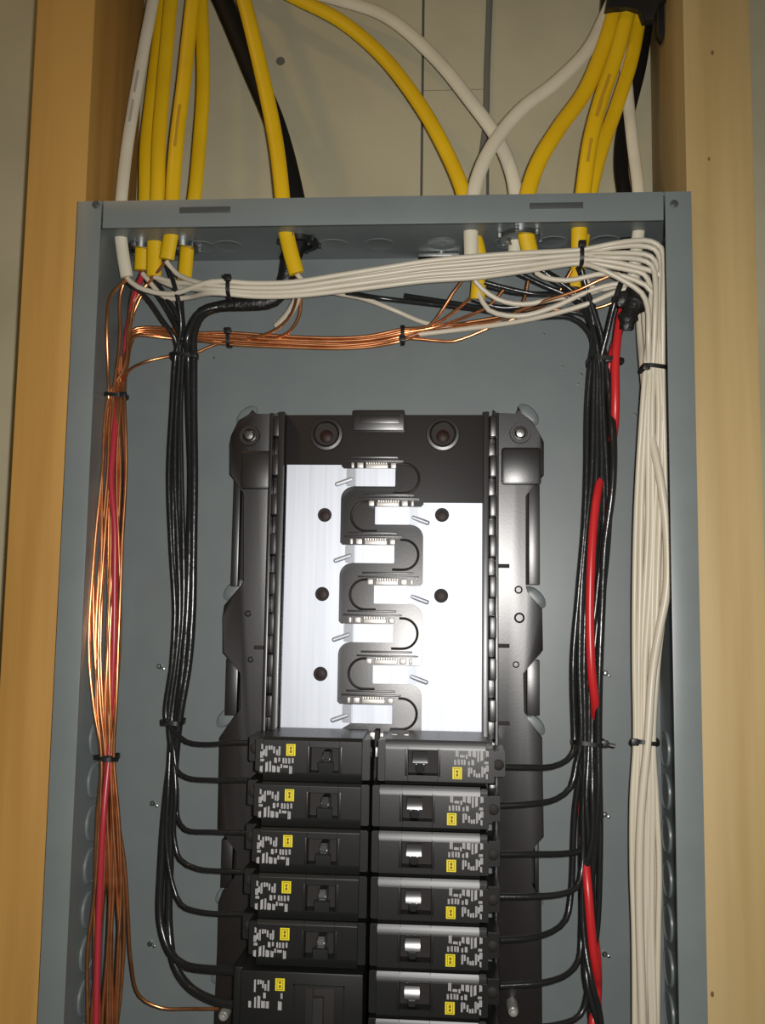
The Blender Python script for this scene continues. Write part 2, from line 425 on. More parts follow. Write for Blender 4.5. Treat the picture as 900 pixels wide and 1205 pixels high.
# bus bars: a plate with stab fingers reaching across to the middle
YBUS = 62.0
FL = [at(430, y, YBUS).z for y in (562, 652, 745, 840)]
FR = [at(470, y, YBUS).z for y in (607, 700, 794)]
PIT = 25.4
def arc(cx, cz, r, a0, a1, n=6):
    return [(cx+r*math.cos(math.radians(a0+(a1-a0)*i/n)), cz+r*math.sin(math.radians(a0+(a1-a0)*i/n))) for i in range(n+1)]
xlo, xli = at(334, 700, YBUS).x, -25.6
xro, xri = at(567, 700, YBUS).x, 27.2
ztl, ztr, zb = at(360, 547, YBUS).z, at(540, 592, YBUS).z, at(450, 860, YBUS).z
ftip_l, ftip_r = at(464, 650, YBUS).x, at(440, 700, YBUS).x
def bus(side):
    outer, inn, tipx, zt, fz = (xlo, xli, ftip_l, ztl, FL) if side < 0 else (xro, xri, ftip_r, ztr, FR)
    g = 1 if side < 0 else -1                     # direction from the bar towards the middle
    pts = [(outer, zb), (outer, zt), (inn, zt)]
    for z in fz:
        h = 5.7
        pts += [(inn, z+h+1.6), (inn+g*1.6, z+h), (inn+g*9, z+h)]
        pts += [(inn+g*9, z-h)]
        r = 8.0
        if z - h - r > zb:
            c = (inn+g*r, z-h-r)
            pts += arc(c[0], c[1], r, 90, 180 if g > 0 else 0, 6)
    pts += [(inn, zb)]
    if fz[-1]-5.2-8 <= zb:
        pts[-1] = (inn+g*2, zb)
    bm = BM(); prism(bm, pts, YBUS, YBUS+3.0)
    bar = obj('bus_bar', bm, M_ALU, inner, smooth=False)
    bar['label'] = 'silver left bus bar' if side < 0 else 'silver right bus bar, brightest in the flash'
    for z in fz:
        h = 5.7
        # finger: joggles forward past the bar, then runs flat to its tip
        xa, xb = inn+g*3.0, inn+g*9.5
        bm = BM()
        prof = [(xa, YBUS-0.1), (xb, YBUS-1.2), (tipx, YBUS-1.2), (tipx, YBUS+1.6), (xb, YBUS+1.8), (xa, YBUS+2.6)]
        v0 = [bm.verts.new((x, y, z-h)) for x, y in prof]; v1 = [bm.verts.new((x, y, z+h)) for x, y in prof]
        n = len(prof); bm.faces.new(v0); bm.faces.new(v1[::-1])
        for i in range(n): bm.faces.new((v0[i], v1[i], v1[(i+1) % n], v0[(i+1) % n]))
        bmesh.ops.bevel(bm, geom=[e for e in bm.edges], offset=0.3, segments=2, affect='EDGES')
        obj('stab_finger', bm, M_ALU, bar, smooth=False)
        # the slanted lanced tab at the finger's root
        c = Vector((inn+g*2.0, YBUS, z-h+3.0))
        d = Vector((g*1.0, 0, 0.36)).normalized()
        bm = BM(); tube(bm, [c - d*6.2, c - d*5.4, c + d*5.4, c + d*6.2], 1.5, 1.3, n=10, taper=[.5, 1, 1, .5])
        obj('lanced_tab', bm, M_ALU, bar)
    holes = ((382, 606), (379, 699), (377, 793)) if side < 0 else ((520, 606), (519, 701), (519, 797))
    for i, (x, y) in enumerate(holes):
        p = at(x, y, YBUS)
        rr = 4.5
        bm = BM(); lathe(bm, [(rr, 0.3), (rr, -0.10), (rr*.85, -0.12), (0.3, -0.12)], p, n=20)
        hm = obj('bus_hole', bm, M_HOLE if not (side > 0 and i == 2) else M_ALU, bar)
        if not (side > 0 and i == 2):
            bm = BM(); lathe(bm, [(2.9, 0.1), (2.8, -0.3), (1.6, -0.5), (0.2, -0.5)], (p.x, p.y, p.z-0.3), n=14); obj('hole_screw', bm, M_RUST, hm)
bus(-1); bus(1)
# plastic between the fingers: rounded ridges, ledges and pale contact blocks
def ridge(cx, z, g):
    pts = []
    r = 9.5
    for i in range(13):
        t = math.radians(-90 + 180*i/12)
        pts.append((cx + g*r*math.cos(t)*1.0, YB-0.3, z + r*math.sin(t)))
    pts = [(cx-g*7, YB-0.3, z-r)] + pts + [(cx-g*2, YB-0.3, z+r)]
    bm = BM(); tube(bm, spline(pts, 1.5), 0.8, 0.7, n=8); obj('barrier_ridge', bm, M_BLK, inner)
for k, z in enumerate(FL): ridge(ftip_l+5.5, z, 1)
for k, z in enumerate(FR): ridge(ftip_r-6.0, z, -1)
for k in range(7):
    left = k % 2 == 0
    z = (FL if left else FR)[k//2]
    x0, x1 = (-22.5, 13.5) if left else (-13.5, 24.0)
    bm = BM(); box(bm, x0-0.6, x1+0.6, 63.8, 70, z+10.8, z+11.8, bev=0.3)
    box(bm, x0+2, x1-3, 64.6, 70, z+13.2, z+14.4, bev=0.4)
    obj('moulded_ledge', bm, M_BLK, inner)
    def blk(a, b_, h):
        bm = BM(); box(bm, a, b_, 62.6, 70, z+6.3, z+6.3+h, bev=0.5); obj('contact_block', bm, M_TIN, inner)
    g = 1 if left else -1
    e = (lambda u, v: (min(u, v), max(u, v)))
    o_ = xli if left else xri
    blk(*e(o_+g*6.2, o_+g*8.0), 3.6); blk(*e(o_+g*10.0, o_+g*14.0), 3.6)
    blk(*e(o_+g*31.5, o_+g*35.0), 3.4)
    bm = BM()
    for i in range(9):
        xx = o_+g*(16.2+1.55*i); box(bm, xx-0.55, xx+0.55, 63.0, 70, z+8.6, z+10.4, bev=0.2)
    box(bm, *e(o_+g*15.6, o_+g*29.8), 62.4, 70, z+6.2, z+8.8, bev=0.3)
    obj('contact_comb', bm, M_TIN, inner)
# spine down the middle between the two rows of breakers
bm = BM(); box(bm, -1.6, 1.6, 54, 70, -600, zb+1, bev=0.6); obj('centre_spine', bm, M_HOLE, inner)
for (x, y, w, h) in ((405, 871, 2, 5), (438, 866, 6, 8), (449, 868, 4, 10), (443, 885, 3, 11), (464, 866, 7, 4), (478, 866, 6, 4)):
    p = at(x, y, 36)
    bm = BM(); box(bm, p.x-w*.25, p.x+w*.25, 35, 39, p.z-h*.25, p.z+h*.25, bev=0.4); obj('clip_glint', bm, M_TIN, inner)  # metal bits; the white glints among them are put in as tin blocks
a, b = at(500, 869, 48), at(552, 866, 48)
bm = BM(); box(bm, a.x, b.x, 48, 66, a.z-1.2, b.z+0.6, bev=0.4); obj('clip_strip', bm, M_TIN, inner)

# ------------------------------------------------------------------ circuit breakers
STROKES = [(290,175,325,265),(335,238,380,268),(396,236,412,282),(422,188,452,258),(466,190,500,262),(516,188,540,310),(550,188,574,300),(606,190,634,258),
           (276,288,300,345),(312,284,334,345),(346,284,366,345),(376,284,396,345),(420,300,440,345),(455,285,482,345),(420,360,440,470),(446,362,470,430),(478,385,496,465),
           (505,425,520,470),(530,420,545,470),(560,345,580,470),(585,360,602,430),(592,300,634,330),(604,335,630,410),(606,425,630,485)]
def breaker(label):
    """local frame: x 0 (spine) to 66 outwards, y 15 = front face, z 0 = centre line"""
    t = bpy.data.objects.new('circuit_breaker', None); COL.objects.link(t); t.empty_display_size = 0.01
    t['_p'] = [0, 0, 0]
    tag(t, label, 'circuit breaker', 'circuit breakers in the two columns')
    H = 12.45
    # body: side profile in (z, y) with a sloping upper shoulder, run along x
    def run(x0, x1, prof, bev=0.5):
        bm = BM(); a = [bm.verts.new((x0, y, z)) for z, y in prof]; b = [bm.verts.new((x1, y, z)) for z, y in prof]
        n = len(prof); bm.faces.new(a); bm.faces.new(b[::-1])
        for i in range(n): bm.faces.new((a[i], a[(i+1) % n], b[(i+1) % n], b[i]))
        if bev: bmesh.ops.bevel(bm, geom=list(bm.edges), offset=bev, segments=2 if bev > .2 else 1, affect='EDGES')
        return bm
    up = [(H-5.2, 15), (H-3.9, 15.23), (H-2.6, 15.55), (H-1.3, 15.97), (H, 16.5)]
    lo = [(-H, 16.4), (-H+1.2, 15.5), (-H+2.0, 15)]
    full = [(-H, 58)] + lo + up + [(H, 58)]
    bm = run(5, 18, full, 0.12)
    for (x0, x1, prof) in ((35, 62, full), (18, 35, [(7.0, 58), (7.0, 15)] + up + [(H, 58)]), (18, 35, [(-H, 58)] + lo + [(-7.0, 15), (-7.0, 58)])):
        b2 = run(x0, x1, prof, 0.12); me_ = bpy.data.meshes.new('tmp'); b2.to_mesh(me_); b2.free(); bm.from_mesh(me_); bpy.data.meshes.remove(me_)
    body = obj('body', bm, M_BLKB, t, angle=12)
    bm = run(0.6, 5.6, [(-H+1, 58), (-H+1, 19), (H-1, 19), (H-1, 58)]); obj('inner_end', bm, M_BLKB, t)
    bm = run(61.5, 67, [(-H+1.5, 58), (-H+1.5, 17.5), (H-5, 17.5), (H-5, 58)]); obj('outer_step', bm, M_BLKB, t)
    bm = run(66.5, 74, [(-H+2.5, 60), (-H+2.5, 33), (4.5, 33), (4.5, 60)]); term = obj('terminal_end', bm, M_BLKB, t)
    bm = BM(); lathe(bm, [(3.2, 0.5), (3.2, -0.6), (2.0, -1.2), (0.2, -1.2)], (70.2, 33, -3), n=14); obj('terminal_screw', bm, M_HOLE, term)
    bm = run(62.5, 66.4, [(4, 60), (4, 24), (10, 24), (10, 60)], 0.4); obj('outer_hook', bm, M_BLKB, t)
    # toggle in its recess
    bm = BM(); box(bm, 17.9, 35.1, 23, 24, -7.2, 7.2); rec = obj('toggle_recess', bm, M_HOLE, t, smooth=False)
    bm = BM(); box(bm, 16.4, 17.6, 14.4, 16, -7.6, 7.6, bev=0.3); box(bm, 35.4, 36.4, 14.4, 16, -7.6, 7.6, bev=0.3); obj('recess_rim', bm, M_BLKB, rec)
    # lever with a flared, rounded-off upper cap
    cap = [(0.6, 9.6)]
    for i in range(8): z_, y_ = cap[-1]; cap.append((z_+0.75, y_+0.75*math.tan(math.radians(13+15*i/7))))
    bm = run(22.6, 27.4, [(-5.4, 23), (-5.0, 13.0), (-0.5, 11.4), (1.5, 12.5), (1.5, 23)], 0.7)
    b2 = run(20.9, 29.3, cap + [(6.4, 14.5), (0.4, 14.5)], 0); me_ = bpy.data.meshes.new('tmp'); b2.to_mesh(me_); b2.free(); bm.from_mesh(me_); bpy.data.meshes.remove(me_)
    obj('toggle', bm, M_HANDLE, t)
    # printing
    bm = BM()
    rs = random.Random(5)
    for x0, y0, x1, y1 in STROKES:
        X0, X1 = 45.0 + (x0-290)/9*.487, 45.0 + (x1-290)/9*.487
        Z0, Z1 = 8.2 - (y1-178)/9*.487, 8.2 - (y0-178)/9*.487
        Z0 = max(Z0, -9); x = X0                         # worn lettering: fine upright strokes
        while x < X1 - 0.2:
            box(bm, x, x+0.46, 14.93, 15.02, Z0 + rs.uniform(0, .10)*(Z1-Z0), Z1 - rs.uniform(0, .10)*(Z1-Z0)); x += rs.uniform(.48, .62)
    obj('printed_text', bm, M_PRINT, body, smooth=False)
    bm = BM(); box(bm, 43.3, 48.6, 14.88, 15.0, -8.6, -2.0); st = obj('yellow_sticker', bm, M_STICK, t, smooth=False)
    bm = BM()
    for (x0, x1, z0, z1) in ((44.2, 47.7, -2.9, -2.6), (44.2, 47.7, -8.0, -7.7), (44.2, 44.5, -8.0, -2.6), (47.4, 47.7, -8.0, -2.6),
                             (45.3, 46.6, -5.0, -3.6), (45.3, 46.6, -7.1, -5.8), (45.7, 46.2, -6.2, -4.6)):
        box(bm, x0, x1, 14.80, 14.89, z0, z1)
    obj('sticker_mark', bm, M_GLYPH, st, smooth=False)
    return t
ORD = ['topmost', 'second from the top', 'third from the top', 'fourth from the top', 'fifth from the top', 'sixth from the top', 'lowest, cut by the photo edge,']
ROW0 = -328.1
proto = breaker('black single-pole breaker, topmost in the right column, its toggle unlit')
PI = math.pi
proto.location = W((3.0, 0, ROW0)); proto['_p'] = [3.0, 0, ROW0]
for k in range(1, 7):
    dup(proto, (0.2 - 0.1*k, R.uniform(-.3, .3), ROW0 - 25.4*k), (0, 0, 0), 'black single-pole breaker, %s in the right column' % ORD[k])
for k in range(0, 5):
    dup(proto, (-0.3 - 0.25*k, R.uniform(-.3, .3), ROW0 - 25.4*k), (0, PI, 0), 'black single-pole breaker, %s in the left column' % ORD[k])
# the wider two-pole breaker under the left column
def two_pole():
    t = bpy.data.objects.new('double_circuit_breaker', None); COL.objects.link(t); t['_p'] = [0, 0, 0]; t.empty_display_size = 0.01
    tag(t, 'wider black two-pole breaker at the foot of the left column', 'circuit breaker', 'circuit breakers in the two columns')
    z0, z1 = -38, 12.2
    bm = BM(); box(bm, -70, -1, 14, 58, z0, z1, bev=0.9); body = obj('body', bm, M_BLKB, t)
    bm = BM(); box(bm, -76, -69.5, 24, 58, z0+2, z1-2, bev=0.8); obj('terminal_end', bm, M_BLKB, t)
    bm = BM()
    for (a, b, c, d) in ((-40, -39.2, -14, 6), (-12, -11.2, -16, 6), (-40, -11.2, 5.4, 6.2), (-29, -28.4, -14, 4)):
        box(bm, a, b, 13.6, 14.2, c, d)
    obj('moulded_frame', bm, M_BLKB, body, smooth=False)
    bm = BM(); box(bm, -33, -17, 13.8, 14.2, -24, 4, bev=0.15); rec = obj('toggle_recess', bm, M_HOLE, t)
    bm = BM(); box(bm, -28.6, -22.6, 9.4, 14.2, -22, 0.5, bev=0.9); obj('toggle', bm, M_HANDLE, t)
    bm = BM()
    for x0, y0, x1, y1 in STROKES[:1] + STROKES[3:9] + STROKES[13:20]:
        X1, X0 = -(45.0 + (x0-290)/9*.487), -(45.0 + (x1-290)/9*.487)
        Z1, Z0 = -(8.2 - (y1-178)/9*.487), -(8.2 - (y0-178)/9*.487)
        x = X0 - 1.5
        while x < X1 - 1.7:
            box(bm, x, x+0.46, 13.93, 14.02, Z0, min(Z1, 9) - R.uniform(0, .1)*(Z1-Z0)); x += R.uniform(.48, .62)
    obj('printed_text', bm, M_PRINT, body, smooth=False)
    bm = BM(); box(bm, -50.2, -44.9, 13.88, 14.0, 2.0, 8.6); st = obj('yellow_sticker', bm, M_STICK, t, smooth=False)
    bm = BM()
    for (a, b, c, d) in ((-49.3, -45.8, 2.6, 2.9), (-49.3, -45.8, 7.7, 8.0), (-49.3, -49.0, 2.6, 8.0), (-46.1, -45.8, 2.6, 8.0), (-48.2, -46.9, 3.6, 5.0), (-48.2, -46.9, 5.8, 7.1)):
        box(bm, a, b, 13.80, 13.89, c, d)
    obj('sticker_mark', bm, M_GLYPH, st, smooth=False)
    t.location = W((-1.6, 0, ROW0 - 25.4*5 - 1.6)); t['_p'] = [-1.6, 0, 0]
two_pole()

# ------------------------------------------------------------------ cables coming down into the box
def cable(name, pp, mat_, a, b, label, cat='cable', group=None, marks=(), nut=None):
    pts = px_path(pp, 5)
    bm = BM(); tube(bm, pts, a, b, n=14)
    o = tag(obj(name, bm, mat_), label, cat, group)
    for (i, f) in enumerate(marks):          # faint rubbed ink on the sheath
        k = int(f*(len(pts)-1)); bm = BM()
        q0, q1 = Vector(pts[k]), Vector(pts[min(k+3, len(pts)-1)])
        box_pts = [q0 + (q1-q0)*s for s in (0, .33, .66, 1)]
        tube(bm, [p + Vector((0, -b+0.15, 0)) for p in box_pts], a*.28, 0.25, n=6)
        obj('ink_mark', bm, M_INK if name == 'yellow_cable' else M_INKW, o)
    return o
YE = 50
GL = 'yellow cables entering the box'
cable('white_cable', [(196,-120,78),(188,-50,72),(180,0,66),(164,85,60),(150,170,54),(143,232,50),(141,264,50),(144,295,52),(149,326,54)], M_WHITEC, 4.2, 2.6, 'flat white cable running down beside the left stud', marks=(.52, .6))
cable('yellow_cable', [(200,-120,88),(196,-50,84),(192,0,80),(179,110,72),(172,175,66),(171,232,64),(168,275,66),(166,318,68)], M_YELLOW, 4.8, 2.7, 'leftmost yellow cable of the four beside the left stud', group=GL)
cable('yellow_cable', [(212,-120,78),(206,-50,72),(201,0,68),(192,100,62),(187,165,57),(185,230,55),(182,275,58),(181,325,60)], M_YELLOW, 5.0, 2.7, 'second yellow cable from the left stud, curving beside the leftmost one', group=GL)
cable('yellow_cable', [(240,-120,72),(234,-50,66),(227,0,62),(216,100,56),(208,165,51),(203,230,48),(203,262,48),(196,305,50)], M_YELLOW, 5.0, 2.7, 'third yellow cable from the left stud, with dark print on it', group=GL, marks=(.62, .68))
cable('yellow_cable', [(238,-120,84),(237,-50,78),(237,0,72),(239,100,68),(235,165,66),(229,230,64),(222,275,66),(217,330,66)], M_YELLOW, 4.8, 2.7, 'rightmost yellow cable of the four beside the left stud', group=GL)
cable('yellow_cable', [(255,-120,66),(272,-50,60),(287,0,56),(310,95,52),(325,170,48),(332,230,46),(335,265,47),(341,293,48),(349,322,49)], M_YELLOW, 5.0, 2.8, 'yellow cable lying over a thick black cable left of centre', group=GL)
cable('yellow_cable', [(250,-60,76),(300,-28,74),(345,-4,72),(400,24,68),(450,66,62),(492,120,58),(520,168,55),(543,220,54),(553,262,56),(564,302,60),(562,352,64)], M_YELLOW, 4.8, 2.7, 'yellow cable sweeping in from the upper left to the middle of the top lip', group=GL)
cable('white_cable', [(310,-40,92),(350,-14,90),(392,-2,86),(452,18,80),(508,64,72),(553,118,66),(588,168,62),(605,215,60),(608,262,62),(606,296,66)], M_WHITEC, 4.6, 2.6, 'white cable arching across the concrete behind the other white cable')
cable('white_cable', [(730,-20,76),(712,20,74),(692,58,70),(655,96,64),(612,130,58),(577,175,52),(561,212,49),(556,240,48),(554,270,48),(555,318,52)], M_WHITEC, 4.6, 2.6, 'white cable bending down in front of the arched one, right of centre')
cable('yellow_cable', [(738,-60,70),(728,-10,66),(720,25,64),(708,62,62),(688,108,58),(658,150,54),(634,190,50),(621,228,47),(617,262,47),(625,302,50)], M_YELLOW, 5.2, 2.8, 'leftmost yellow cable fanning out from the black bracket at top right', group=GL)
cable('yellow_cable', [(750,-60,66),(743,-10,60),(737,20,58),(725,65,56),(708,115,52),(695,165,48),(687,220,46),(682,262,46),(681,310,50)], M_YELLOW, 5.0, 2.8, 'middle yellow cable from the black bracket, rippled with print', group=GL, marks=(.45, .52, .66))
cable('yellow_cable', [(766,-60,80),(757,-10,76),(752,22,74),(743,70,70),(724,130,64),(709,172,60),(698,212,57),(688,262,57),(677,338,62)], M_YELLOW, 4.6, 2.7, 'right-hand yellow cable from the black bracket, half behind the middle one', group=GL)
cable('white_cable', [(745,-60,88),(738,0,84),(735,55,78),(738,105,70),(744,165,62),(751,222,54),(752,264,52),(748,300,54),(745,334,60)], M_WHITEC, 3.9, 2.4, 'white cable dropping beside the right stud over a black cable')
cable('black_cable', [(248,-120,84),(238,-50,78),(262,0,74),(294,75,70),(325,150,66),(345,228,60),(352,275,60),(340,308,62)], M_BLACKC, 7.0, 4.2, 'thick black cable behind the yellow one left of centre')
cable('black_cable', [(770,-60,92),(765,-10,90),(760,30,88),(752,80,84),(740,128,80),(732,165,74),(731,200,68),(735,232,64),(737,285,64),(740,335,62)], M_BLACKC, 4.6, 3.4, 'black cable behind the white one beside the right stud')
# thin dark grey strip along the right seam of the concrete
cable('grey_strip', [(578,-60,101.2),(576,0,101),(573,80,101),(571,150,100.5),(563,205,99),(556,245,97.5)], M_GREYW, 2.3, 1.2, 'thin dark grey strip lying flat against the concrete')

# black bracket that gathers the cables at the right stud
t = empty('cable_bracket', at(745, 10, 70), 'black plastic cable bracket gathering yellow cables at the top right', 'cable bracket')
bm = BM()
prism(bm, [Q(x, y, 52) for x, y in ((712,12),(716,-14),(792,-20),(790,-2),(774,4),(770,24),(757,26),(752,12),(738,9),(724,10))], 50, 56, bev=1.0)
obj('front_bar', bm, M_TIE, t)
bm = BM(); prism(bm, [Q(x, y, 92) for x, y in ((706,20),(708,-14),(772,-18),(770,8),(765,28),(752,30))], 92, 99, bev=1.0); obj('rear_bar', bm, M_TIE, t)
bm = BM(); prism(bm, [Q(x, y, 60) for x, y in ((773,-16),(787,-16),(786,36),(779,48),(774,40))], 58, 66, bev=1.2); obj('hanging_tongue', bm, M_TIE, t)
bm = BM(); p = at(783, -14, 60); box(bm, p.x-4, 181.5, 56, 98, p.z-1, p.z+14, bev=1.0); obj('stud_clip', bm, M_TIE, t)

# cable clamps seen under the top wall
def clamp(px, py, Y, r, label, m_):
    x = at(px, py, Y).x
    t = empty('cable_clamp', (x, Y, -1.6), label, 'cable clamp', 'cable clamps under the top wall')
    bm = BM()
    n = 20
    ro, ri = r, r*.72
    vs = []
    for zz, rr in ((-1.6, ro), (-5.0, ro), (-5.0, ri), (-1.6, ri)):
        vs.append([bm.verts.new((x+rr*math.cos(2*math.pi*i/n), Y+rr*math.sin(2*math.pi*i/n), zz)) for i in range(n)])
    for k in range(4):
        for i in range(n): bm.faces.new((vs[k][i], vs[k][(i+1) % n], vs[(k+1) % 4][(i+1) % n], vs[(k+1) % 4][i]))
    ring = obj('locknut', bm, m_, t)
    first = None
    for i in range(6):
        a = 2*math.pi*i/6+.3
        bm = BM(); c = (x+(ro+.8)*math.cos(a), Y+(ro+.8)*math.sin(a))
        box(bm, c[0]-1.2, c[0]+1.2, c[1]-1.2, c[1]+1.2, -5.2, -1.7, bev=0.3)
        obj('locknut_lug', bm, m_, ring)
clamp(215, 285, 66, 10.5, 'steel clamp ring around the rightmost left-hand yellow cable', M_STEEL)
clamp(352, 285, 60, 12.5, 'dark clamp ring around the thick black cable left of centre', M_BLKB)
clamp(166, 285, 66, 9.0, 'steel clamp ring around the leftmost yellow cable', M_STEEL)
clamp(612, 284, 55, 13.0, 'steel clamp ring shared by a yellow and a white cable', M_STEEL)
# bolt head on the back near the top
p = at(520, 300, 84)
t = empty('ground_screw', (p.x, 95, p.z), 'shiny steel screw and plate high on the back, right of centre', 'screw')
bm = BM(); box(bm, p.x-16, p.x+12, 82, 93.4, p.z-1.6, p.z+0.6, bev=0.3); obj('plate', bm, M_STEEL, t)
bm = BM(); lathe(bm, [(4.6, 0), (4.6, 2.6), (3.0, 4.0), (0.3, 4.2)], (p.x-0.5, 86, p.z+0.6), axis='Z', n=16); obj('screw_head', bm, M_STEEL, t)

# ------------------------------------------------------------------ wires
def wire(name, P, mat_, r, label, group=None, n=8, taper=None):
    bm = BM(); tube(bm, P, r, n=n, taper=taper)
    return tag(obj(name, bm, mat_, angle=60), label, 'wire', group)

def slots(n, cols):
    out = []
    for i in range(n):
        row, c = divmod(i, cols)
        k = min(cols, n - row*cols)
        u = ((c + 0.5)/k)*2 - 1 if k > 1 else 0.0
        out.append((u, row))
    return out

def bundle_px(stations, u, row, rowstep, seed, wob=0.12):
    """stations: (cx, cy, Y, half width px); returns pixel points for the wire in slot u, row"""
    rr = random.Random(seed); ph = rr.uniform(0, 6.28); out = []
    for i, (cx, cy, Y, hw) in enumerate(stations):
        uu = u + wob*math.sin(i*1.3 + ph)
        out.append((cx + uu*hw, cy, Y + row*rowstep + rr.uniform(-.4, .4)))
    return out

# --- white neutral wires: from the left cables, across the top, down the right wall
HST = [(250, 338), (300, 341), (345, 340), (400, 333), (450, 326), (500, 319), (560, 314), (620, 308), (683, 302)]
HHW = [7, 8, 8.5, 10, 11, 12, 13, 11, 8.5]
VST = [(769, 432, 44, 11), (769, 480, 46, 13), (768, 550, 50, 15), (766, 620, 52, 17), (763, 700, 52, 18), (760, 780, 54, 15), (759, 872, 55, 11),
       (759, 940, 55, 13.5), (759, 1020, 56, 15), (759, 1100, 56, 14.5), (760, 1205, 56, 14.5), (761, 1470, 56, 14.5)]
FAN = [
 [(720,287),(748,283),(766,284),(778,292),(781,312),(780,360)],
 [(720,291),(752,289),(770,293),(777,306),(777,345)],
 [(720,298),(748,298),(766,302),(774,315),(774,355)],
 [(720,303),(752,305),(767,312),(771,330),(771,365)],
 [(720,308),(752,315),(770,320),(778,326),(779,350)],
 [(716,313),(742,318),(758,323),(765,337),(765,365)],
 [(705,316),(735,331),(755,345),(762,362),(763,395)],
]
HEADS = [[(150,328,56),(163,338,54),(200,346,52)], [(182,326,60),(205,332,56)], [(196,308,52),(208,322,52)], [(216,332,62),(230,336,58)], [(184,328,62),(208,338,56)], [(218,334,62),(232,341,58)], [(168,322,64),(195,350,60),(222,350,56)]]
GW = 'white wires tied down the right wall'
US = [-.95, -.62, -.3, .05, .35, .66, .95]
SLOTD = [(1.0, 0), (.66, 0), (.33, 0), (0.0, 0), (.83, 1), (-.33, 0), (-.66, 0)]
for i in range(7):
    pp = list(HEADS[i])
    for k, ((cx, cy), hw) in enumerate(zip(HST, HHW)):
        tw = US[(i*3) % 7] if k > 4 else US[i]
        tw = US[i]*(1-min(1, max(0, (k-3)/3))) + US[i]*min(1, max(0, (k-3)/3))
        pp.append((cx, cy + tw*hw, 40 + 3.6*(i % 2) + .8*math.sin(k+i)))
    for (x, y) in FAN[i]: pp.append((x, y, 36 + 3.2*(i % 3)))
    u, row = SLOTD[i]
    pp += bundle_px(VST, u, row, 4.0, 30+i)
    lab = ['white wire arching highest over the top right corner', 'white wire arching second highest at the top right corner', 'white wire third from the top at the right corner bend', 'white wire in the middle of the right corner fan', 'white wire bending sharply against the right flange below the corner', 'white wire low in the right corner fan', 'lowest white wire of the tied run, dropping inside the corner fan'][i]
    wire('white_wire', px_path(pp, 5), M_WHITEW, 1.75, lab, GW)
EXTRA = [
 ([(563,345,62),(575,365,62),(610,372,60),(650,362,58),(692,343,54),(730,334,50),(753,343,48),(764,362,47)], (-1.0, 0), 'white wire from the middle yellow cable passing behind the black bundle'),
 ([(470,396,84),(540,388,80),(600,380,72),(640,372,64),(690,358,56),(732,341,52),(752,338,50),(763,352,49)], (.5, 1), 'white wire rising from the copper run past the black bundle'),
 ([(745,332,58),(756,352,56),(758,380,54)], (-.5, 1), 'short white wire leaving the white cable beside the right stud'),
 ([(626,300,52),(632,322,50),(665,330,48),(712,322,44),(748,330,42),(768,345,42)], (.15, 1), 'white wire from the yellow cable right of centre'),
 ([(682,318,54),(700,340,54),(735,336,52),(757,350,50)], (-.15, 1), 'white wire from the middle bracket cable'),
]
for i, (hd, (u, row), lab) in enumerate(EXTRA):
    pp = list(hd) + bundle_px(VST, u, row, 4.0, 60+i)
    wire('white_wire', px_path(pp, 5), M_WHITEW, 1.75, lab, GW)
pp = [(752,336,66),(752,356,66),(754,400,64),(757,432,54),(764,500,50),(776,560,46),(784,620,46),(785,690,46),(776,740,48),(768,790,50),(762,872,49),(754,960,50),(752,1050,52),(756,1205,52),(760,1470,52)]
wire('white_wire', px_path(pp, 5), M_WHITEW, 2.6, 'thickest white wire, bowing out at the right of the white bundle', None, n=10)
# short white ends in the middle
wire('white_wire', px_path([(349,322,50),(356,330,54),(366,336,58),(392,344,64),(430,352,78),(466,366,86),(500,380,86),(540,386,84),(590,380,82)], 5), M_WHITEW, 1.7, 'white wire slanting down behind the copper run, middle of the box')
wire('white_wire', px_path([(555,318,53),(560,332,56),(585,352,60),(615,358,60),(650,352,58),(690,346,60),(720,336,58)], 5), M_WHITEW, 1.7, 'white wire curling from the end of the white centre cable')
wire('white_wire', px_path([(352,330,62),(350,350,68),(338,372,76),(326,384,82)], 4), M_WHITEW, 3.0, 'short stub of white wire behind the black sheath')

# --- black wires, left
BST = [(217,418,62,12), (216,480,64,15), (216,560,64,17), (216,640,64,14), (216,720,64,11), (212,780,64,11), (204,848,64,9)]
BT = [[(213,380,60)], ]
GB = 'black wires in the left bundle'
LH = [
 [(196,309,54),(205,335,50),(211,360,52),(213,388,56)],
 [(150,332,58),(172,350,58),(192,378,58),(206,398,60)],
 [(172,330,66),(186,348,64),(200,370,62),(211,394,60)],
 [(183,330,62),(196,350,60),(206,366,60),(214,390,62)],
 [(218,332,66),(214,350,66),(215,375,66),(217,395,64)],
 [(262,360,66),(244,364,64),(232,371,62),(224,386,60),(220,400,60)],
 [(258,363,68),(243,368,66),(234,377,64),(228,396,62)],
]
# exits: (points after the lower tie)
LX = [
 [(207,862,62),(220,873,58),(245,876,52),(270,874,46),(292,874,45)],
 [(205,885,63),(208,906,62),(220,915,58),(250,918,50),(292,918,45)],
 [(208,930,66),(209,962,66),(218,976,60),(250,979,50),(292,980,45)],
 [(207,930,60),(205,985,60),(212,1011,58),(232,1022,54),(262,1025,48),(292,1026,45)],
 [(198,930,62),(196,990,62),(203,1040,60),(213,1064,58),(236,1073,52),(292,1076,45)],
 [(196,940,68),(190,1020,68),(189,1085,66),(200,1120,62),(216,1135,58),(255,1141,48),(288,1142,42)],
 [(203,940,70),(200,1020,70),(199,1090,68),(206,1136,62),(222,1160,58),(252,1177,50),(290,1184,44)],
]
LU = [(-.95, 0), (-.72, 1), (-.5, 0), (-.38, 1), (-.1, 1), (.45, 1), (.85, 0)]
ORDL = ['first', 'second', 'third', 'fourth', 'fifth']
